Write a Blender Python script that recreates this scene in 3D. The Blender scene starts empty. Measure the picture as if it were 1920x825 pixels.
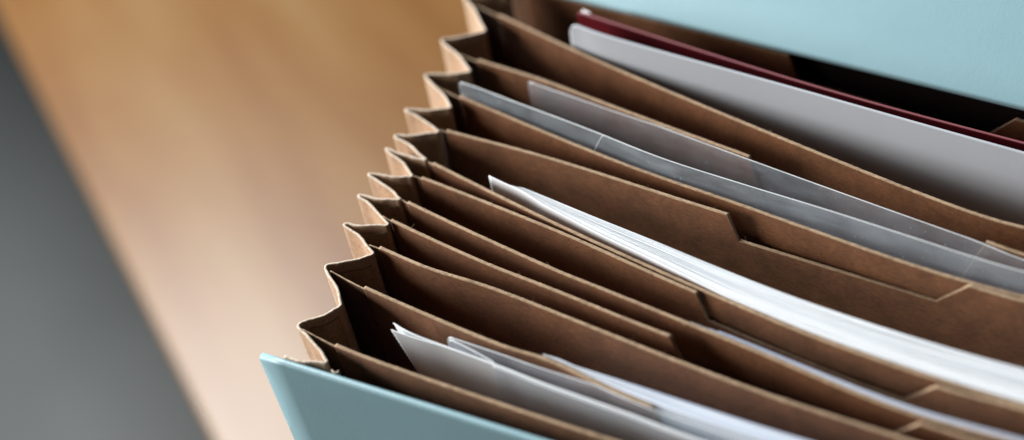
import bpy, bmesh, math, random
from mathutils import Vector, Matrix, noise

random.seed(7)
SC = bpy.context.scene
COL = SC.collection
H = 0.420            # height of the file's rim above the table
W = 0.325            # width of the file
LEAN = 0.02          # the whole file leans back a little

# ------------------------------------------------------------------ camera
F, VD, HC = 2400.0, 2650.0, 0.282      # focal length in px of a 1920 wide frame, plumb vanishing point, height over rim
vx, vy = Vector((416.0, 2238.0)).normalized()
NV = Vector((vx * VD, vy * VD, F)).normalized()          # straight down, seen by the camera (x right, y down, z ahead)


def ray(px, py, z=0.0):
    d = Vector((px - 960.0, py - 412.5, F))
    return d * ((HC - z) / NV.dot(d))


A0 = ray(485, 670)
AX = (ray(1000, 829) - A0).normalized()
AZ = -NV
AY = AZ.cross(AX)


def P(px, py, z=0.0):
    """plan position (metres) of a point z above the rim"""
    q = ray(px, py, z) - A0
    return (q.dot(AX), q.dot(AY))


def wv(v):
    return Vector((v.dot(AX), v.dot(AY), v.dot(AZ)))


cam_d = bpy.data.cameras.new('camera')
cam = bpy.data.objects.new('camera', cam_d)
COL.objects.link(cam)
SC.camera = cam
R = Matrix((wv(Vector((1, 0, 0))), wv(Vector((0, -1, 0))), wv(Vector((0, 0, -1))))).transposed()
cam.matrix_world = Matrix.Translation(wv(-A0) + Vector((0, 0, H))) @ R.to_4x4()
cam_d.sensor_width = 36.0
cam_d.lens = F / 1920.0 * 36.0
cam_d.clip_start = 0.01
cam_d.clip_end = 50.0
cam_d.dof.use_dof = True
cam_d.dof.focus_distance = 0.412
cam_d.dof.aperture_fstop = cam_d.lens / 1000.0 / 0.0122
cam_d.dof.aperture_blades = 0


# ------------------------------------------------------------------ materials
def new_mat(name):
    m = bpy.data.materials.new(name)
    m.use_nodes = True
    nt = m.node_tree
    return m, nt, nt.nodes['Principled BSDF']


def N(nt, t, **kw):
    n = nt.nodes.new(t)
    for k, v in kw.items():
        if k in n.inputs:
            n.inputs[k].default_value = v
        else:
            setattr(n, k, v)
    return n


def ramp(nt, fac, stops):
    r = nt.nodes.new('ShaderNodeValToRGB')
    e = r.color_ramp.elements
    while len(e) < len(stops):
        e.new(0.5)
    for el, (p, c) in zip(e, stops):
        el.position = p
        el.color = (*c, 1)
    nt.links.new(fac, r.inputs['Fac'])
    return r.outputs['Color']


def coords(nt, scale=(1, 1, 1)):
    tc = nt.nodes.new('ShaderNodeTexCoord')
    mp = nt.nodes.new('ShaderNodeMapping')
    mp.inputs['Scale'].default_value = scale
    nt.links.new(tc.outputs['Object'], mp.inputs['Vector'])
    return mp.outputs['Vector']


def noise_tex(nt, vec, scale, detail=3, rough=0.6):
    n = N(nt, 'ShaderNodeTexNoise', Scale=scale, Detail=detail, Roughness=rough)
    nt.links.new(vec, n.inputs['Vector'])
    return n.outputs['Fac']


def mixc(nt, a, b, fac, mode='MIX'):
    m = nt.nodes.new('ShaderNodeMix')
    m.data_type = 'RGBA'
    m.blend_type = mode
    for s, v in ((m.inputs[6], a), (m.inputs[7], b), (m.inputs[0], fac)):
        if isinstance(v, (tuple, list)):
            s.default_value = (*v, 1)
        elif isinstance(v, (int, float)):
            s.default_value = v
        else:
            nt.links.new(v, s)
    return m.outputs[2]


def bump(nt, bsdf, h, strength, dist):
    b = N(nt, 'ShaderNodeBump', Strength=strength, Distance=dist)
    nt.links.new(h, b.inputs['Height'])
    nt.links.new(b.outputs['Normal'], bsdf.inputs['Normal'])


def kraft(name, dark, light, rough=0.62, spec=0.35, coat=0.0):
    m, nt, b = new_mat(name)
    v = coords(nt)
    vs = coords(nt, (0.35, 1, 1))
    mott = noise_tex(nt, v, 120, 4, 0.6)
    fib = noise_tex(nt, vs, 1400, 4, 0.85)
    fleck = noise_tex(nt, v, 1500, 2, 0.5)
    c = ramp(nt, mott, [(0.3, dark), (0.7, light)])
    g = ramp(nt, fib, [(0.32, (0.42, 0.40, 0.38)), (0.68, (1.45, 1.42, 1.38))])
    c = mixc(nt, c, g, 0.75, 'MULTIPLY')
    fk = ramp(nt, fleck, [(0.27, (0.35, 0.3, 0.26)), (0.34, (1, 1, 1))])
    c = mixc(nt, c, fk, 0.6, 'MULTIPLY')
    nt.links.new(c, b.inputs['Base Color'])
    b.inputs['Roughness'].default_value = rough
    b.inputs['Specular IOR Level'].default_value = spec
    b.inputs['Sheen Weight'].default_value = 0.15
    b.inputs['Sheen Roughness'].default_value = 0.4
    bump(nt, b, fib, 0.6, 0.00018)
    return m


def paper(name, col, rough=0.6, var=0.03):
    m, nt, b = new_mat(name)
    v = coords(nt)
    n = noise_tex(nt, v, 60, 3)
    c = ramp(nt, n, [(0.3, tuple(x * (1 - var) for x in col)), (0.7, col)])
    nt.links.new(c, b.inputs['Base Color'])
    b.inputs['Roughness'].default_value = rough
    b.inputs['Specular IOR Level'].default_value = 0.3
    bump(nt, b, noise_tex(nt, v, 1500, 2), 0.1, 0.0001)
    return m


def teal_board(name, col):
    m, nt, b = new_mat(name)
    v = coords(nt)
    big = noise_tex(nt, v, 18, 3)
    c = ramp(nt, big, [(0.25, tuple(x * 0.93 for x in col)), (0.75, tuple(min(1, x * 1.05) for x in col))])
    sp = ramp(nt, noise_tex(nt, v, 900, 2, 0.5), [(0.24, (0.75, 0.78, 0.8)), (0.3, (1, 1, 1))])
    c = mixc(nt, c, sp, 0.5, 'MULTIPLY')
    nt.links.new(c, b.inputs['Base Color'])
    b.inputs['Roughness'].default_value = 0.42
    b.inputs['Specular IOR Level'].default_value = 0.5
    mix = nt.nodes.new('ShaderNodeMath')
    mix.operation = 'MULTIPLY_ADD'
    nt.links.new(noise_tex(nt, v, 260, 5, 0.62), mix.inputs[0])
    mix.inputs[1].default_value = 0.8
    nt.links.new(noise_tex(nt, v, 1400, 2, 0.6), mix.inputs[2])
    bump(nt, b, mix.outputs[0], 0.22, 0.00025)
    return m


def film(name, tint, base, streak):
    """clear plastic film: mostly see-through, a milky haze with handling streaks, a glossy skin"""
    m, nt, b = new_mat(name)
    out = nt.nodes['Material Output']
    v = coords(nt)
    vl = coords(nt, (0.05, 1, 0.6))
    st = noise_tex(nt, vl, 420, 4, 0.65)
    cl = noise_tex(nt, v, 45, 3, 0.55)
    sp = noise_tex(nt, v, 700, 2, 0.6)
    a = N(nt, 'ShaderNodeMapRange')
    nt.links.new(st, a.inputs['Value'])
    for i, x in enumerate((0.38, 0.66, base * 0.85, base + streak)):
        a.inputs[i + 1].default_value = x
    a2 = N(nt, 'ShaderNodeMapRange')
    nt.links.new(cl, a2.inputs['Value'])
    for i, x in enumerate((0.35, 0.7, -0.02, 0.035)):
        a2.inputs[i + 1].default_value = x
    a3 = N(nt, 'ShaderNodeMapRange')
    nt.links.new(sp, a3.inputs['Value'])
    for i, x in enumerate((0.70, 0.76, 0.0, 0.25)):
        a3.inputs[i + 1].default_value = x
    s1 = N(nt, 'ShaderNodeMath', operation='ADD')
    nt.links.new(a.outputs[0], s1.inputs[0])
    nt.links.new(a2.outputs[0], s1.inputs[1])
    s2 = N(nt, 'ShaderNodeMath', operation='ADD', use_clamp=True)
    nt.links.new(s1.outputs[0], s2.inputs[0])
    nt.links.new(a3.outputs[0], s2.inputs[1])
    b.inputs['Base Color'].default_value = (*tint, 1)
    b.inputs['Roughness'].default_value = 0.28
    b.inputs['Specular IOR Level'].default_value = 0.8
    tr = N(nt, 'ShaderNodeBsdfTransparent')
    tl = N(nt, 'ShaderNodeBsdfTranslucent')
    tl.inputs['Color'].default_value = (*tint, 1)
    haze = N(nt, 'ShaderNodeMixShader', Fac=0.3)
    nt.links.new(b.outputs[0], haze.inputs[1])
    nt.links.new(tl.outputs[0], haze.inputs[2])
    mx = N(nt, 'ShaderNodeMixShader')
    nt.links.new(s2.outputs[0], mx.inputs['Fac'])
    nt.links.new(tr.outputs[0], mx.inputs[1])
    nt.links.new(haze.outputs[0], mx.inputs[2])
    gl = N(nt, 'ShaderNodeBsdfGlossy', Roughness=0.16)
    lw = N(nt, 'ShaderNodeLayerWeight', Blend=0.5)
    pw = N(nt, 'ShaderNodeMath', operation='POWER')
    nt.links.new(lw.outputs['Facing'], pw.inputs[0])
    pw.inputs[1].default_value = 4.0
    fr = N(nt, 'ShaderNodeMath', operation='MULTIPLY_ADD')
    nt.links.new(pw.outputs[0], fr.inputs[0])
    fr.inputs[1].default_value = 0.45
    fr.inputs[2].default_value = 0.03
    mg = N(nt, 'ShaderNodeMixShader')
    nt.links.new(fr.outputs[0], mg.inputs['Fac'])
    nt.links.new(mx.outputs[0], mg.inputs[1])
    nt.links.new(gl.outputs[0], mg.inputs[2])
    bp = N(nt, 'ShaderNodeBump', Strength=0.12, Distance=0.0006)
    nt.links.new(cl, bp.inputs['Height'])
    nt.links.new(bp.outputs['Normal'], gl.inputs['Normal'])
    nt.links.new(mg.outputs[0], out.inputs['Surface'])
    return m


M = {}
M['kraft'] = kraft('kraft_board', (0.125, 0.048, 0.0165), (0.195, 0.079, 0.031))
M['kraft_edge'] = kraft('kraft_cut_edge', (0.28, 0.19, 0.118), (0.37, 0.262, 0.17), 0.8, 0.2)
M['gusset'] = kraft('gusset_paper', (0.43, 0.275, 0.17), (0.52, 0.345, 0.22), 0.55, 0.4)
M['gusset_edge'] = kraft('gusset_cut_edge', (0.50, 0.41, 0.32), (0.60, 0.51, 0.42), 0.75, 0.25)
M['strip'] = kraft('hinge_strip_paper', (0.12, 0.055, 0.026), (0.16, 0.078, 0.038))
M['strip_pale'] = kraft('hinge_strip_kraft', (0.36, 0.215, 0.12), (0.43, 0.265, 0.15))
M['teal'] = teal_board('teal_cover_paper', (0.22, 0.355, 0.395))
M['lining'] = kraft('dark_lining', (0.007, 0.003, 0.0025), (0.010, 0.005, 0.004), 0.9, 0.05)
M['white'] = paper('white_paper', (0.80, 0.81, 0.83))
M['page'] = paper('white_page_edge', (0.86, 0.885, 0.91))
M['cream'] = paper('bluish_page_edge', (0.74, 0.79, 0.85))  # slightly darker, bluer paper, picked at random for some pages
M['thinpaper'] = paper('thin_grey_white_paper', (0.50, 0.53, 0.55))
M['coolpage'] = paper('cool_white_page', (0.72, 0.765, 0.83))
M['bluepage'] = paper('pale_blue_page', (0.50, 0.57, 0.74))
M['grey'] = paper('pale_grey_card', (0.43, 0.45, 0.485), 0.75)
M['grey'].node_tree.nodes['Principled BSDF'].inputs['Specular IOR Level'].default_value = 0.1
M['red'] = paper('dark_red_cover', (0.075, 0.002, 0.005), 0.75, 0.2)
M['red'].node_tree.nodes['Principled BSDF'].inputs['Specular IOR Level'].default_value = 0.1
M['pink'] = paper('pinkish_red_edge', (0.24, 0.07, 0.08), 0.6)  # rim of the red cover, paler and pinker than its face
M['film'] = film('clear_film', (0.78, 0.90, 1.0), 0.115, 0.045)  # blue in the haze colour stands in for reflected sky
M['milky'] = film('milky_film', (0.80, 0.90, 1.0), 0.13, 0.04)  # haze tinted blue here too, in place of a sky reflection
M['film_edge'] = film('film_cut_edge', (0.95, 0.98, 1.0), 1.0, 0.2)


def wood():
    m, nt, b = new_mat('oak_tabletop')
    v = coords(nt, (1.3, 8.0, 8.0))
    w = noise_tex(nt, v, 1.3, 2, 0.5)
    fine = noise_tex(nt, coords(nt, (4, 90, 90)), 3.0, 4, 0.7)
    c = ramp(nt, w, [(0.30, (0.118, 0.045, 0.008)), (0.46, (0.152, 0.071, 0.018)), (0.58, (0.166, 0.087, 0.028)), (0.7, (0.174, 0.098, 0.038))])
    g = ramp(nt, fine, [(0.35, (0.85, 0.80, 0.74)), (0.6, (1, 1, 1))])
    c = mixc(nt, c, g, 0.7, 'MULTIPLY')
    nt.links.new(c, b.inputs['Base Color'])
    b.inputs['Roughness'].default_value = 0.36
    b.inputs['Specular IOR Level'].default_value = 0.33
    bump(nt, b, fine, 0.1, 0.0005)
    return m


M['wood'] = wood()
fm, fnt, fb = new_mat('grey_floor')
c = ramp(fnt, noise_tex(fnt, coords(fnt), 3, 4), [(0.3, (0.070, 0.075, 0.074)), (0.7, (0.085, 0.090, 0.089))])
fnt.links.new(c, fb.inputs['Base Color'])
fb.inputs['Roughness'].default_value = 0.6
M['floor'] = fm


# ------------------------------------------------------------------ helpers
def obj(name, bm, mats, parent=None, smooth=False):
    me = bpy.data.meshes.new(name)
    bmesh.ops.recalc_face_normals(bm, faces=bm.faces)
    bm.to_mesh(me)
    bm.free()
    for m in (mats if isinstance(mats, (list, tuple)) else [mats]):
        me.materials.append(m)
    if smooth:
        for p in me.polygons:
            p.use_smooth = True
    o = bpy.data.objects.new(name, me)
    COL.objects.link(o)
    o.parent = parent
    return o


def thing(name, label, cat, loc=(0, 0, 0), group=None):
    o = bpy.data.objects.new(name, None)
    o.empty_display_size = 0.02
    COL.objects.link(o)
    o.location = loc
    tag(o, label, cat, group)
    return o


def tag(o, label, cat, group=None):
    o['label'] = label
    o['category'] = cat
    if group:
        o['group'] = group


def catmull(pts, ds=0.001):
    pts = [Vector(p) for p in pts]
    pts = [pts[0] * 2 - pts[1]] + pts + [pts[-1] * 2 - pts[-2]]
    raw = []
    for i in range(1, len(pts) - 2):
        p0, p1, p2, p3 = pts[i - 1:i + 3]
        t01 = max((p1 - p0).length, 1e-6) ** 0.5
        t12 = max((p2 - p1).length, 1e-6) ** 0.5
        t23 = max((p3 - p2).length, 1e-6) ** 0.5
        m1 = (p2 - p1 + ((p1 - p0) / t01 - (p2 - p0) / (t01 + t12)) * t12)
        m2 = (p2 - p1 + ((p3 - p2) / t23 - (p3 - p1) / (t12 + t23)) * t12)
        n = max(4, int((p2 - p1).length / ds * 2))
        for k in range(n):
            t = k / n
            raw.append(p1 * (2 * t ** 3 - 3 * t * t + 1) + m1 * (t ** 3 - 2 * t * t + t) + p2 * (-2 * t ** 3 + 3 * t * t) + m2 * (t ** 3 - t * t))
    raw.append(pts[-2])
    return resample(raw, ds)


def resample(raw, ds):
    L = [0.0]
    for a, b in zip(raw, raw[1:]):
        L.append(L[-1] + (b - a).length)
    n = max(2, int(L[-1] / ds))
    out, j = [], 0
    for k in range(n + 1):
        s = L[-1] * k / n
        while j < len(L) - 2 and L[j + 1] < s:
            j += 1
        d = L[j + 1] - L[j]
        t = (s - L[j]) / d if d > 1e-12 else 0
        out.append(raw[j].lerp(raw[j + 1], max(0, min(1, t))))
    return out


def at_x(curve, x):
    """y of a plan curve at x"""
    for a, b in zip(curve, curve[1:]):
        if a.x <= x <= b.x and b.x > a.x:
            return a.y + (b.y - a.y) * (x - a.x) / (b.x - a.x)
    return curve[0].y if x < curve[0].x else curve[-1].y


def sheet(curve, top, z0, th, rows=7, jag=0.0, edge_slot=1, seed=0, shift=None, bow=0.0, bm=None, face_slot=0):
    """a standing sheet: plan curve (list of 2-D points), top(i, p) height, bottom z0, thickness th.
    shift(z) moves a row along x, bow bends it forward with depth"""
    bm = bm or bmesh.new()
    n = len(curve)
    nor = []
    for i in range(n):
        d = curve[min(i + 1, n - 1)] - curve[max(i - 1, 0)]
        nor.append(Vector((-d.y, d.x)).normalized())
    hh = top(0, curve[0]) - z0
    rowf = [0.0] + [d / hh for d in (0.00028, 0.0007, 0.004, 0.012, 0.03, 0.09)] + [1.0]
    fr, bk = [], []
    for i, p in enumerate(curve):
        zt = top(i, p)
        jz = jag * noise.noise(Vector((p.x * 900, p.y * 900, seed))) + jag * 0.6 * noise.noise(Vector((p.x * 2500, seed, p.y * 900)))
        jt = 1 + (0.22 * noise.noise(Vector((p.x * 1300, seed + 5, p.y * 1300))) if jag else 0)
        cf, cb = [], []
        for k_, f in enumerate(rowf):
            z = zt + (zt - z0) * -f
            if f == 0:
                z += jz
            h = th * 0.5 * (jt if k_ < 2 else 1)
            if f == 0:
                h *= 0.72
            dx = shift(i, z) if shift else 0.0
            yb = LEAN * (H - z) - bow * math.sin(min(1, f) * math.pi)
            q = Vector((p.x + dx, p.y + yb))
            a = q - nor[i] * h
            b = q + nor[i] * h
            cf.append(bm.verts.new((a.x, a.y, z)))
            cb.append(bm.verts.new((b.x, b.y, z)))
        fr.append(cf)
        bk.append(cb)
    m = len(rowf)

    def q4(a, b, c, d, slot, sm=True):
        f = bm.faces.new((a, b, c, d))
        f.material_index = slot
        f.smooth = sm
    for i in range(n - 1):
        for k in range(m - 1):
            s = edge_slot if k == 0 else face_slot
            q4(fr[i][k], fr[i][k + 1], fr[i + 1][k + 1], fr[i + 1][k], s)
            q4(bk[i][k], bk[i + 1][k], bk[i + 1][k + 1], bk[i][k + 1], s)
        q4(fr[i][0], fr[i + 1][0], bk[i + 1][0], bk[i][0], edge_slot)
        q4(fr[i][-1], bk[i][-1], bk[i + 1][-1], fr[i + 1][-1], edge_slot)
    for i, s in ((0, 1), (n - 1, -1)):
        for k in range(m - 1):
            q4(fr[i][k], bk[i][k], bk[i][k + 1], fr[i][k + 1], edge_slot, False)
    return bm


def hairs(bm, curve, top, count, slot, seed):
    rnd = random.Random(seed)
    for _ in range(count):
        i = rnd.randrange(4, len(curve) - 4)
        p = curve[i]
        z = top(i, p)
        L = rnd.uniform(0.0005, 0.0017)
        w = 0.00006
        d = Vector((rnd.uniform(-0.7, 0.7), rnd.uniform(-0.8, 0.8), rnd.uniform(0.1, 0.8))).normalized()
        bend = Vector((rnd.uniform(-1, 1), rnd.uniform(-1, 1), 0)) * 0.35
        o = Vector((p.x, p.y + rnd.uniform(-0.0005, 0.0005), z - 0.0001))
        prev = None
        for k in range(4):
            t = k / 3
            c = o + d * L * t + bend * L * t * t
            ww = w * (1 - 0.6 * t)
            ring = [bm.verts.new(c + Vector((ww * math.cos(a), ww * 0.6 * math.sin(a), ww * math.sin(a)))) for a in (0, 2.1, 4.2)]
            if prev:
                for j in range(3):
                    f = bm.faces.new((prev[j], prev[(j + 1) % 3], ring[(j + 1) % 3], ring[j]))
                    f.material_index = slot
            prev = ring


def flat_top(z):
    return lambda i, p: z


# ------------------------------------------------------------------ table and floor
e0 = Vector(P(0, 30, -H))
e1 = Vector(P(400, 825, -H))
ed = (e1 - e0).normalized()
en = Vector((-ed.y, ed.x))
if en.dot(Vector((0.1, 0.1)) - e0) < 0:
    en = -en
tb = bmesh.new()
prof = []
r, th = 0.003, 0.03
for k in range(9):
    a = math.pi / 2 * k / 8
    prof.append((r - r * math.sin(a), -r + r * math.cos(a)))
prof.reverse()
prof = [(r * 0.3, -th)] + [(0, -th + 0.003)] + prof + [(0.25, 0), (0.6, 0), (1.1, 0), (1.1, -th)]
ring0 = []
for s in (-1.4, -0.5, 0.0, 0.5, 1.0):
    ring0.append([tb.verts.new((s, t, z)) for t, z in prof])
for a, b in zip(ring0, ring0[1:]):
    for k in range(len(prof)):
        f = tb.faces.new((a[k], b[k], b[(k + 1) % len(prof)], a[(k + 1) % len(prof)]))
tb.faces.new(ring0[0])
tb.faces.new(list(reversed(ring0[-1])))
table = obj('wooden_table', tb, M['wood'])
table.matrix_world = Matrix(((ed.x, en.x, 0, e0.x), (ed.y, en.y, 0, e0.y), (0, 0, 1, 0), (0, 0, 0, 1)))
tag(table, 'warm brown wooden tabletop under the expanding file, blurred, its straight edge running down the left', 'table')

flb = bmesh.new()
vs = [flb.verts.new(v) for v in ((-4, -4, -0.74), (4, -4, -0.74), (4, 4, -0.74), (-4, 4, -0.74))]
flb.faces.new(vs)
floor = obj('floor', flb, M['floor'])
floor['kind'] = 'structure'

# ------------------------------------------------------------------ the expanding file
FILE = thing('expanding_file', 'teal covered expanding file with brown kraft pleats and dividers standing open on the table', 'folder')


def px_curve(pts, ends=(), ds=0.001):
    return catmull([P(*p) for p in pts] + list(ends), ds)


# --- pleated side wall
rim_px = [(555, 608), (641, 573), (607, 497), (703, 476), (641, 418), (731, 422), (668, 363.5), (754, 375),
          (687, 324), (776, 331), (720, 276), (803, 301), (736, 253), (826, 247), (756, 204), (847.5, 202),
          (794, 139), (884, 134), (825, 74), (911, 58), (868, -8), (955, -14)]
rim = [Vector((0.0075, 0.0033)), Vector((0.0223, 0.0053))] + [Vector(P(*p)) for p in rim_px] + [Vector((-0.026, 0.2060))]


def pleat_path(pts, fil=0.0026, ds=0.0004, wob=0.0007):
    raw = []
    n = len(pts)
    for i in range(n):
        p = pts[i]
        if i == 0 or i == n - 1:
            raw.append(p)
            continue
        a, b = pts[i - 1], pts[i + 1]
        fa = min(fil, 0.3 * (a - p).length)
        fb_ = min(fil, 0.3 * (b - p).length)
        s = p + (a - p).normalized() * fa
        e = p + (b - p).normalized() * fb_
        c = p + (p - (s + e) / 2) * 0.25
        # a bowed middle before this corner
        last = raw[-1]
        d = s - last
        nrm = Vector((-d.y, d.x)).normalized()
        for t in (0.2, 0.4, 0.6, 0.8):
            sgn = 1 if i % 2 else -1
            raw.append(last + d * t + nrm * (wob * math.sin(t * math.pi) * (-1 if i % 2 else -1) + 0.0003 * math.sin(i * 2.3 + t * 6)))
        for k in range(9):
            t = k / 8
            raw.append(s * (1 - t) ** 2 + c * 2 * t * (1 - t) + e * t * t)
    return resample(raw, ds)


rim_curve = pleat_path(rim)
gb = sheet(rim_curve, flat_top(H), 0.004, 0.00085, jag=0.00010, seed=3)
GUSSET = obj('pleated_side', gb, [M['gusset'], M['gusset_edge']], FILE)

# hinge strips glued on the inner faces of the pleats, a little below the rim
for k, i in enumerate(range(3, len(rim) - 2, 2)):
    v, pk = rim[i - 0], rim[i - 1]         # inner panel runs from a peak to the next valley behind it
    near = lambda q: min(range(len(rim_curve)), key=lambda j: (rim_curve[j] - q).length)
    j0, j1 = near(pk), near(v)
    a, b = j0 + int((j1 - j0) * (0.24 + 0.08 * math.sin(k * 3.1))), j0 + int((j1 - j0) * 0.90)
    pts = []
    for j in range(a, b + 1):
        d = (rim_curve[j + 1] - rim_curve[j - 1]).normalized()
        pts.append(rim_curve[j] + Vector((d.y, -d.x)) * 0.00062)
    sb = sheet(pts, flat_top(H - 0.0035 - 0.0008 * math.sin(k * 1.7)), 0.01, 0.0003, jag=0.00008, seed=20 + k)
    obj('hinge_strip', sb, [M['strip_pale'], M['kraft_edge']], GUSSET)

sc_pts = [(0.0238, 0.0042), (0.0246, 0.0036), (0.0256, 0.0037), (0.0260, 0.0046)]
obj('loose_corner', sheet(catmull(sc_pts, 0.0002), flat_top(H - 0.0012), H - 0.007, 0.0005, jag=0.0, seed=77), [M['gusset_edge'], M['gusset_edge']], GUSSET)

# --- dividers: traced top edge (first point on the pleat, second where the board starts), end depth on the right
DIV = [
    ([(566, 614), (629, 646), (700, 675), (1150, 825)], 0.0085, None),
    ([(618, 504), (681, 537), (940, 646), (1026, 673), (1223, 761)], 0.017, None),
    ([(691, 455), (709, 462), (799, 500), (926, 540), (1400, 726), (1705, 825)], 0.029, None),
    ([(716, 401), (731, 410), (909, 491), (1033, 540), (1257, 630), (1725, 792)], 0.036, None),
    ([(744, 366), (762, 376), (1040, 505), (1126, 540), (1400, 650), (1691, 768), (1920, 835)], 0.040, None),
    ([(774, 326), (789, 331), (1040, 431), (1306, 547), (1757, 723), (1920, 768)], 0.052, None),
    ([(801, 299), (812, 305), (1040, 418), (1380, 569), (1580, 650), (1920, 761)], 0.056, None),
    ([(826, 240), (836, 244), (1040, 299), (1365, 400), (1817, 535), (1920, 564)], 0.092, None),
    ([(821, 161), (862, 180), (1160, 302), (1380, 380), (1530, 434), (1703, 494), (1816, 528), (1920, 555)], 0.0945, None),
    ([(850, 95), (897, 112), (1017, 149), (1160, 202), (1406, 293), (1850, 451), (1920, 475)], 0.105, None),
    ([(891, 6), (936, 27), (1160, 130), (1412, 237), (1824, 397), (1920, 425)], 0.119, None),
    ([(957, -22), (985, -18), (1100, 7), (1480, 104), (1905, 222)], 0.1545, None),
]
# recesses between the tabs: (x where the left tab ends, x where the right tab starts)
TABS = {1: (1223, None), 3: ((1257, 630), (1725, 792)), 5: ((1306, 547), (1757, 723)), 7: ((1365, 400), (1817, 535)),
        9: ((1406, 293), (1850, 451)), 11: ((1480, 104), (1905, 222))}
TABS[1] = ((1223, 761), None)
RD = 0.0103
curves = []


def mono(c):
    out = [c[0]]
    for p in c[1:]:
        if p.x > out[-1].x + 1e-5:
            out.append(p)
    return out


for k, (pts, yend, _) in enumerate(DIV):
    low = 0.0075 if k == 11 else 0.0
    full = catmull([P(*p, -low) for p in pts] + [(W, yend + low)], 0.0008)
    nx = P(*pts[1], -low)[0]
    flange = [p for p in full if p.x <= nx + 0.0015]
    board = [p for p in full if p.x >= nx]
    curves.append(mono(full))
    rec = None
    if k in TABS:
        l, rr = TABS[k]
        xl = P(*l, -low)[0]
        xr = P(*rr, -low)[0] if rr else xl + 0.075
        rec = (xl, xl + (0.0075 if k == 9 else 0.0036), xr - 0.0085, xr)
        # exact corners in the board
        extra = []
        for x in rec:
            extra.append(Vector((x, at_x(board, x))))
        board = sorted(board + extra, key=lambda p: p.x)
        board = [p for i, p in enumerate(board) if i == 0 or p.x - board[i - 1].x > 0.00012 or p in extra]
        rec_ok = rec

    def top(i, p, rec=rec, k=k, low=low, rd=0.028 if k == 9 else RD):
        z = H - low + 0.0002 * math.sin(p.x * 40 + k)
        if rec:
            a, b, c_, d = rec
            if a < p.x < b:
                z -= rd * (p.x - a) / (b - a)
            elif b <= p.x <= c_:
                z -= rd
            elif c_ < p.x < d:
                z -= rd * (d - p.x) / (d - c_)
        return z
    bm = sheet(board, top, 0.006, 0.00125, jag=0.00011, seed=40 + k * 7)
    hairs(bm, board, top, 60, 1, 100 + k)
    D = obj('divider', bm, [M['kraft'], M['kraft_edge']], FILE)
    if len(flange) > 3:
        fb2 = sheet(flange, lambda i, p: H - 0.0009 - low, 0.008, 0.00055, jag=0.0001, seed=60 + k)
        obj('side_flange', fb2, [M['strip'], M['kraft_edge']], D)


# --- covers
def board_mesh(p0, p1, z0, z1, t, rad, seg=40, zrows=12):
    """stiff board with rounded rim: p0->p1 outer face line in plan, thickness t behind it"""
    bm = bmesh.new()
    d = (p1 - p0)
    L = d.length
    u = d.normalized()
    nrm = Vector((-u.y, u.x))
    sec = []
    for j in range(7):
        a = math.pi * (1 - j / 6)
        sec.append((t / 2 + t / 2 * math.cos(a), z1 - rad + rad * math.sin(a)))
    front = [(0.0, z1 - rad - (z1 - rad - z0) * j / zrows) for j in range(zrows, 0, -1)]
    back = [(t, z1 - rad - (z1 - rad - z0) * j / zrows) for j in range(1, zrows + 1)]
    loop = front + sec + back
    rows = []
    for i in range(seg + 1):
        s = i / seg * L
        q = p0 + u * s
        rows.append([bm.verts.new((q.x + nrm.x * y, q.y + nrm.y * y + LEAN * (H - z), z)) for y, z in loop])
    for a, b in zip(rows, rows[1:]):
        for k in range(len(loop)):
            f = bm.faces.new((a[k], a[(k + 1) % len(loop)], b[(k + 1) % len(loop)], b[k]))
            f.smooth = True
    bm.faces.new(rows[0])
    bm.faces.new(list(reversed(rows[-1])))
    return bm


CT = 0.0027
fc = obj('front_cover', board_mesh(Vector((0, 0)), Vector((W + 0.012, 0)), 0.0, H, CT, 0.0012), M['teal'], FILE)
for p in fc.data.polygons:
    if abs(p.normal.z) < 0.3 and abs(p.normal.x) > 0.9:
        p.use_smooth = False
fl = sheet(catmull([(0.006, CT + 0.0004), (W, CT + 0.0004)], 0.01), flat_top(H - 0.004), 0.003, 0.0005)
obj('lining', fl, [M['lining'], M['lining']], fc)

h0 = Vector(P(865, -53))
h1 = Vector(P(1920, 205))
hd = (h1 - h0).normalized()
h1 = h0 + hd * ((W + 0.012 - h0.x) / hd.x)
hn = Vector((-hd.y, hd.x))
bo = 0.0125      # the hinge roll hangs a little over the last pocket
b0, b1 = h0 + hn * bo, h1 + hn * bo
bc = obj('back_cover', board_mesh(b0, b1, 0.0, H, CT, 0.0012), M['teal'], FILE)
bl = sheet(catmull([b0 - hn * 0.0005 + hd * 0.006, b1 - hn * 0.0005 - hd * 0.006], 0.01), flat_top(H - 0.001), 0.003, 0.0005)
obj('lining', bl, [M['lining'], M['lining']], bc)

# flap: hinged on the back cover, folded open and sloping up to the rear
fbm = bmesh.new()
RISE = math.radians(24)
FT = 0.0026
LF = 0.235
prof = []
for j in range(9):
    a = math.radians(90 + 180 * j / 8) + RISE
    prof.append((FT / 2 * math.cos(a), FT / 2 * math.sin(a)))
bot = []
tops = []
for j in range(1, 25):
    s = LF * j / 24
    curl = 0.004 * math.sin(j / 24 * math.pi)
    c_, s_ = math.cos(RISE), math.sin(RISE)
    bot.append((s * c_ - (curl - FT / 2) * s_ * 1 - FT * s_ * 0 , s * s_ + curl * c_ - FT / 2 * c_))
    tops.append((s * c_ - (curl + FT / 2) * s_, s * s_ + curl * c_ + FT / 2 * c_))
loop = list(reversed(tops)) + prof + bot
rows = []
SEG = 60
Lh = (h1 - h0).length
for i in range(SEG + 1):
    q = h0 + hd * (Lh * i / SEG)
    rows.append([fbm.verts.new((q.x + hn.x * (y + FT / 2), q.y + hn.y * (y + FT / 2), H + 0.0 + z)) for y, z in loop])
for a, b in zip(rows, rows[1:]):
    for k in range(len(loop)):
        f = fbm.faces.new((a[k], a[(k + 1) % len(loop)], b[(k + 1) % len(loop)], b[k]))
        f.smooth = True
fbm.faces.new(rows[0])
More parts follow.
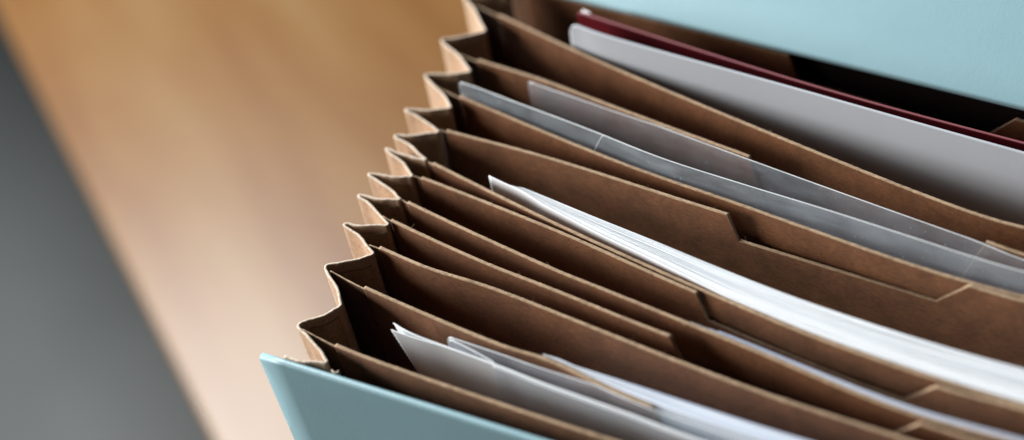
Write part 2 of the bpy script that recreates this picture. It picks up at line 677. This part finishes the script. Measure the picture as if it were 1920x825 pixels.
fbm.faces.new(list(reversed(rows[-1])))
obj('flap', fbm, M['teal'], FILE)

# right pleats (past the frame) and the bottom
rp = [Vector((W + 0.002, 0.0042))]
ys = [0.006] + [c[2 - 1] for c in DIV] + [0.1580]
for a, b in zip(ys, ys[1:]):
    rp.append(Vector((W + 0.018, (a + b) / 2)))
    rp.append(Vector((W + 0.002, b + 0.0012)))
gb2 = sheet(pleat_path(rp, 0.0015, 0.0008), flat_top(H), 0.004, 0.0007, jag=0.0001, seed=9)
obj('pleated_side', gb2, [M['gusset'], M['gusset_edge']], FILE)
bb = bmesh.new()
vs = [bb.verts.new(v) for v in ((0.0, 0.006, 0.003), (W, 0.006, 0.003), (W, 0.158, 0.003), (-0.03, 0.205, 0.003))]
bb.faces.new(vs)
obj('bottom_panel', bb, M['gusset'], FILE)


# ------------------------------------------------------------------ contents
def between(pts, lo, hi, z=0.0, end=None, gap=0.0011, ds=0.001):
    """traced top edge (z over the rim), kept between the divider curves lo and hi"""
    pl = [Vector(P(*p, z)) for p in pts]
    if end:
        pl.append(Vector(end))
    c = catmull(pl, ds)
    out = []
    for p in c:
        y = p.y
        if hi is not None:
            y = min(y, at_x(curves[hi], p.x) - gap)
        if lo is not None:
            y = max(y, at_x(curves[lo], p.x) + gap)
        out.append(Vector((p.x, y)))
    return out


def page_block(front, back, n, x0s, z, z0, slots, seed, fill=0.9, zj=0.0004):
    """many thin pages between two plan curves given as functions of x; page k starts at x0s(k)"""
    bm = bmesh.new()
    rnd = random.Random(seed)
    for k in range(n):
        xs = x0s(k / (n - 1))
        m = int((W - 0.006 - xs) / 0.0025)
        zt = z + rnd.uniform(-zj, zj)
        if n > 40 and k % 11 in (4, 9):
            zt -= 0.0008
        cols = []
        ph = rnd.uniform(0, 6)
        for i in range(m + 1):
            x = xs + (W - 0.006 - xs) * i / m
            yf, yb = front(x), back(x)
            a = yf + (yb - yf) * (k / n)
            b = yf + (yb - yf) * ((k + fill) / n)
            zz = zt + 0.0001 * math.sin(x * 60 + ph)
            cols.append([bm.verts.new((x, y + LEAN * (H - w), w)) for y, w in ((a, z0), (a, zz - 0.03), (a, zz), (b, zz), (b, zz - 0.03), (b, z0))])
        s = slots(k, rnd)
        for c0, c1 in zip(cols, cols[1:]):
            for j in range(5):
                f = bm.faces.new((c0[j], c0[j + 1], c1[j + 1], c1[j]))
                f.material_index = s
        f = bm.faces.new(cols[0])
        f.material_index = s
    return bm


def fx(pts, end):
    c = mono(catmull([P(*p) for p in pts] + [end], 0.001))
    return lambda x: at_x(c, x)


# thick ream between dividers 7 and 8
d6 = curves[6]
ff = fx([(917, 331), (943.6, 343.5), (973, 357), (997, 370.5), (1021, 386), (1070, 412), (1118, 437), (1220, 486), (1300, 525), (1400, 573), (1580, 644), (1920, 755)], (W, 0.0575))
rf = fx([(930, 334), (943.6, 339.4), (997, 360), (1070, 390), (1142, 419), (1220, 450), (1520, 570), (1920, 693)], (W, 0.0705))
front = lambda x: max(ff(x), at_x(d6, x) + 0.0011)
back = lambda x: max(rf(x), front(x) + 0.0002)
xa = P(917, 331)[0]
REAM = thing('paper_ream', 'thick stack of loose white sheets, the widest white band across the middle of the file', 'paper stack', (0.1, 0.08, 0.004))


def place(o, par):
    o.parent = par
    o.matrix_parent_inverse = Matrix.Translation(par.location).inverted()
    return o


fs_curve = [Vector((x, front(x))) for x in [xa + i * 0.0012 for i in range(int((W - 0.008 - xa) / 0.0012))]]
place(obj('front_sheet', sheet(fs_curve, flat_top(H + 0.0004), 0.02, 0.00028), [M['white'], M['page']]), REAM)
pb = page_block(lambda x: front(x) + 0.0003, lambda x: back(x) + 0.0003, 62, lambda t: xa + 0.009 + 0.005 * t, H, 0.02,
                lambda k, r: r.choice((0, 0, 0, 0, 1, 2)), 5, 0.95, 0.00025)
place(obj('pages', pb, [M['page'], M['white'], M['cream']]), REAM)

# pages with blue sheets behind divider 2
d1 = curves[1]
rf2 = fx([(1000, 663), (1026, 671), (1167, 715.5), (1323, 766), (1500, 822)], (W, 0.0235))
front2 = lambda x: at_x(d1, x) + 0.0010
back2 = lambda x: max(rf2(x), front2(x) + 0.0004)
pb = page_block(front2, back2, 16, lambda t: P(1015, 670)[0] + 0.006 * t, H + 0.0002, 0.02,
                lambda k, r: 1 if k in (3, 7, 8, 12, 15) else 0, 6, 0.9, 0.0004)
o = obj('paper_stack', pb, [M['coolpage'], M['bluepage']])
tag(o, 'thin stack of white and pale blue sheets behind the hazy plastic sleeve at the front', 'paper stack')

# few pages behind divider 5
d4 = curves[4]
front3 = lambda x: at_x(d4, x) + 0.0010
back3 = lambda x: min(front3(x) + 0.0005 + 0.0075 * max(0, x - 0.11), at_x(curves[5], x) - 0.0012)
pb = page_block(front3, lambda x: max(back3(x), front3(x) + 0.0003), 5, lambda t: P(1290, 612)[0] + 0.012 * t, H - 0.0002, 0.02,
                lambda k, r: 1 if k == 3 else 0, 8, 0.85, 0.0003)
o = obj('paper_stack', pb, [M['coolpage'], M['bluepage']])
tag(o, 'few thin white pages behind a divider, the thinnest white strip, below the thick stack', 'paper stack')

# pale grey card folder and dark red folder in the last pocket
ZD = 0.009
dc = between([(1068, 43), (1085, 48), (1130, 64), (1500, 167), (1920, 285)], 10, 11, ZD, (W - 0.01, 0.1300))
L0 = dc[0].x


def round_top(z, x0, rr):
    def t(i, p):
        d = p.x - x0
        return z - (rr - math.sqrt(max(0, rr * rr - (rr - d) ** 2)) if d < rr else 0)
    return t


o = obj('card_folder', sheet(dc, round_top(H + ZD, L0, 0.0035), 0.012, 0.0010, rows=7), [M['grey'], M['grey']])
tag(o, 'pale grey document folder with a rounded corner in the rear pocket', 'document')

RED = thing('red_folder', 'dark red folder standing behind the pale grey document in the rear pocket', 'folder', (0.1, 0.18, 0.012))
ZR = 0.006
rc = between([(1083, 19), (1120, 31), (1557, 167), (1920, 265)], 10, 11, ZR, (W - 0.01, 0.1420), 0.0016)
place(obj('cover', sheet(rc, round_top(H + ZR - 0.0004, rc[0].x, 0.0015), 0.012, 0.0009), [M['red'], M['pink']]), RED)
wc = [Vector((p.x, p.y + 0.0009)) for p in rc[2:]]
place(obj('inner_sheet', sheet(wc[:5], flat_top(H + ZR + 0.0002), 0.014, 0.0006), [M['white'], M['white']]), RED)

# clear sleeves
def clear_sleeve(name, label, crv, z, z0, mat, rr, shift=None, two=None, rows=7):
    t = thing(name, label, 'plastic sleeve', (crv[0].x, crv[0].y, z0), 'plastic sleeves in the file')
    place(obj('front_film', sheet(crv, round_top(z, crv[0].x, rr), z0, 0.00022, shift=shift), [mat, M['film_edge']]), t)
    if two:
        place(obj('back_film', sheet(two, round_top(z, two[0].x, rr), z0, 0.00022, shift=shift), [mat, M['film_edge']]), t)
    return t


Z1 = 0.006
s1 = between([(860, 152), (885, 160), (960, 188), (1100, 240), (1240, 295), (1380, 340), (1550, 392), (1718, 446), (1823, 480), (1920, 508)], 8, 9, Z1, (W - 0.02, 0.0985), 0.0010)
S1 = clear_sleeve('plastic_sleeve', 'clear plastic sleeve standing proud above a brown divider, its seam line near the left end', s1, H + Z1, 0.02, M['film'], 0.0015)
# welded seam
sx = P(1133, 251, Z1)[0]
sm = bmesh.new()
prev = None
for k in range(13):
    t = k / 12
    x = sx - 0.0048 * t ** 0.8 + 0.0 * t
    z = H + Z1 - 0.0001 - 0.009 * t
    y = at_x(s1, x) + LEAN * (H - z) - 0.00018
    ring = [sm.verts.new((x + a, y + b, z)) for a, b in ((-0.00012, 0), (0, -0.00012), (0.00012, 0))]
    if prev:
        for j in range(2):
            sm.faces.new((prev[j], prev[j + 1], ring[j + 1], ring[j]))
    prev = ring
place(obj('seam', sm, M['film_edge']), S1)

s2 = between([(990, 151), (1060, 175), (1160, 210), (1300, 256), (1406, 292), (1493, 319), (1680, 393), (1846, 456), (1920, 485)], 8, 9, 0.0, (W - 0.02, 0.1025), 0.0012)
clear_sleeve('plastic_sleeve', 'hazy plastic sleeve lying flat against a notched divider, behind the taller clear sleeve', s2, H - 0.0003, 0.02, M['milky'], 0.0006)

# front pocket: folded paper inside a hazy sleeve
pf = between([(733, 618), (780, 634), (831, 649), (946, 691), (1000, 713), (1190, 781), (1294, 820)], 0, 1, 0.0, (W - 0.02, 0.0115), 0.0011)
pr = between([(738, 606), (770, 624), (831, 647.5), (946, 689.5), (1000, 711), (1190, 779), (1294, 818)], 0, 1, 0.0, (W - 0.02, 0.0118), 0.0012)


def perf(i, z):
    if i > 0:
        d = max(0.0, 1 - i / 90)
    else:
        d = 1.0
    s = 0.30 * max(0, H - z)
    s = min(s, 0.02)
    return s * d + (0.00022 * math.sin((H - z) * 4500) if i == 0 else 0)


def fine_sheet(curve, ztop, z0, th, shift, nrow=60, depth=0.03):
    """a sheet with many rows near the top so that its short edge can be cut ragged"""
    bm = bmesh.new()
    zs = [ztop - depth * k / nrow for k in range(nrow + 1)] + [ztop - depth - (ztop - depth - z0) * k / 4 for k in range(1, 5)]
    g = []
    for i, p in enumerate(curve):
        g.append([[bm.verts.new((p.x + shift(i, z), p.y + LEAN * (H - z) + o_, z)) for z in zs] for o_ in (-th / 2, th / 2)])
    for i in range(len(curve) - 1):
        for k in range(len(zs) - 1):
            for s in (0, 1):
                f = bm.faces.new((g[i][s][k], g[i][s][k + 1], g[i + 1][s][k + 1], g[i + 1][s][k]))
                f.smooth = True
        bm.faces.new((g[i][0][0], g[i + 1][0][0], g[i + 1][1][0], g[i][1][0])).material_index = 1
    for k in range(len(zs) - 1):
        bm.faces.new((g[0][0][k], g[0][1][k], g[0][1][k + 1], g[0][0][k + 1])).material_index = 1
    return bm


FP = thing('folded_paper', 'folded white paper with a perforated short edge sticking out of the front plastic sleeve', 'paper', (pf[0].x, pf[0].y, 0.02))
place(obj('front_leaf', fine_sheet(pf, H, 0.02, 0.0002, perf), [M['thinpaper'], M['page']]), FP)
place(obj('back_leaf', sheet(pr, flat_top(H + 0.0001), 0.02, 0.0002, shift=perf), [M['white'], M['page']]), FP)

a = between([(838, 633), (870, 648), (900, 664), (946, 689), (1000, 711), (1190, 779), (1294, 819)], 0, 1, 0.0, (W - 0.02, 0.0108), 0.0011)
a = [Vector((p.x, min(p.y, at_x(mono(pf), p.x) - 0.0006))) if p.x > P(925, 680)[0] else p for p in a]
bck = between([(836, 629), (946, 666), (1000, 685), (1156, 735), (1221, 762), (1365, 813)], 0, 1, 0.0, (W - 0.02, 0.0145), 0.0010)
clear_sleeve('plastic_sleeve', 'hazy plastic sleeve in the front pocket holding the folded white paper', a, H, 0.02, M['milky'], 0.0022, two=bck)

# ------------------------------------------------------------------ light
world = bpy.data.worlds.new('World')
SC.world = world
world.use_nodes = True
bg = world.node_tree.nodes['Background']
bg.inputs['Color'].default_value = (0.78, 0.88, 1.0, 1)
bg.inputs['Strength'].default_value = 0.012


def area(name, loc, target, size, size_y, power, color):
    d = bpy.data.lights.new(name, 'AREA')
    d.shape = 'RECTANGLE'
    d.size, d.size_y = size, size_y
    d.energy = power
    d.color = color
    o = bpy.data.objects.new(name, d)
    COL.objects.link(o)
    o.location = loc
    o.rotation_euler = (Vector(target) - Vector(loc)).to_track_quat('-Z', 'Y').to_euler()
    return o


area('window_light', (-1.50, -0.58, H + 0.41), (0.05, 0.08, H - 0.02), 0.85, 0.7, 54, (1.0, 0.985, 0.96))
area('rear_window_light', (-1.50, 0.95, H + 1.40), (-0.1, 0.1, H - 0.02), 0.9, 0.9, 108, (0.95, 0.985, 1.0))

SC.view_settings.view_transform = 'Standard'
SC.view_settings.look = 'None'
SC.view_settings.exposure = 0.0
SC.view_settings.gamma = 1.0
SC.render.engine = 'CYCLES'
SC.cycles.use_denoising = True
SC.cycles.max_bounces = 10
SC.cycles.diffuse_bounces = 2
SC.cycles.transparent_max_bounces = 24
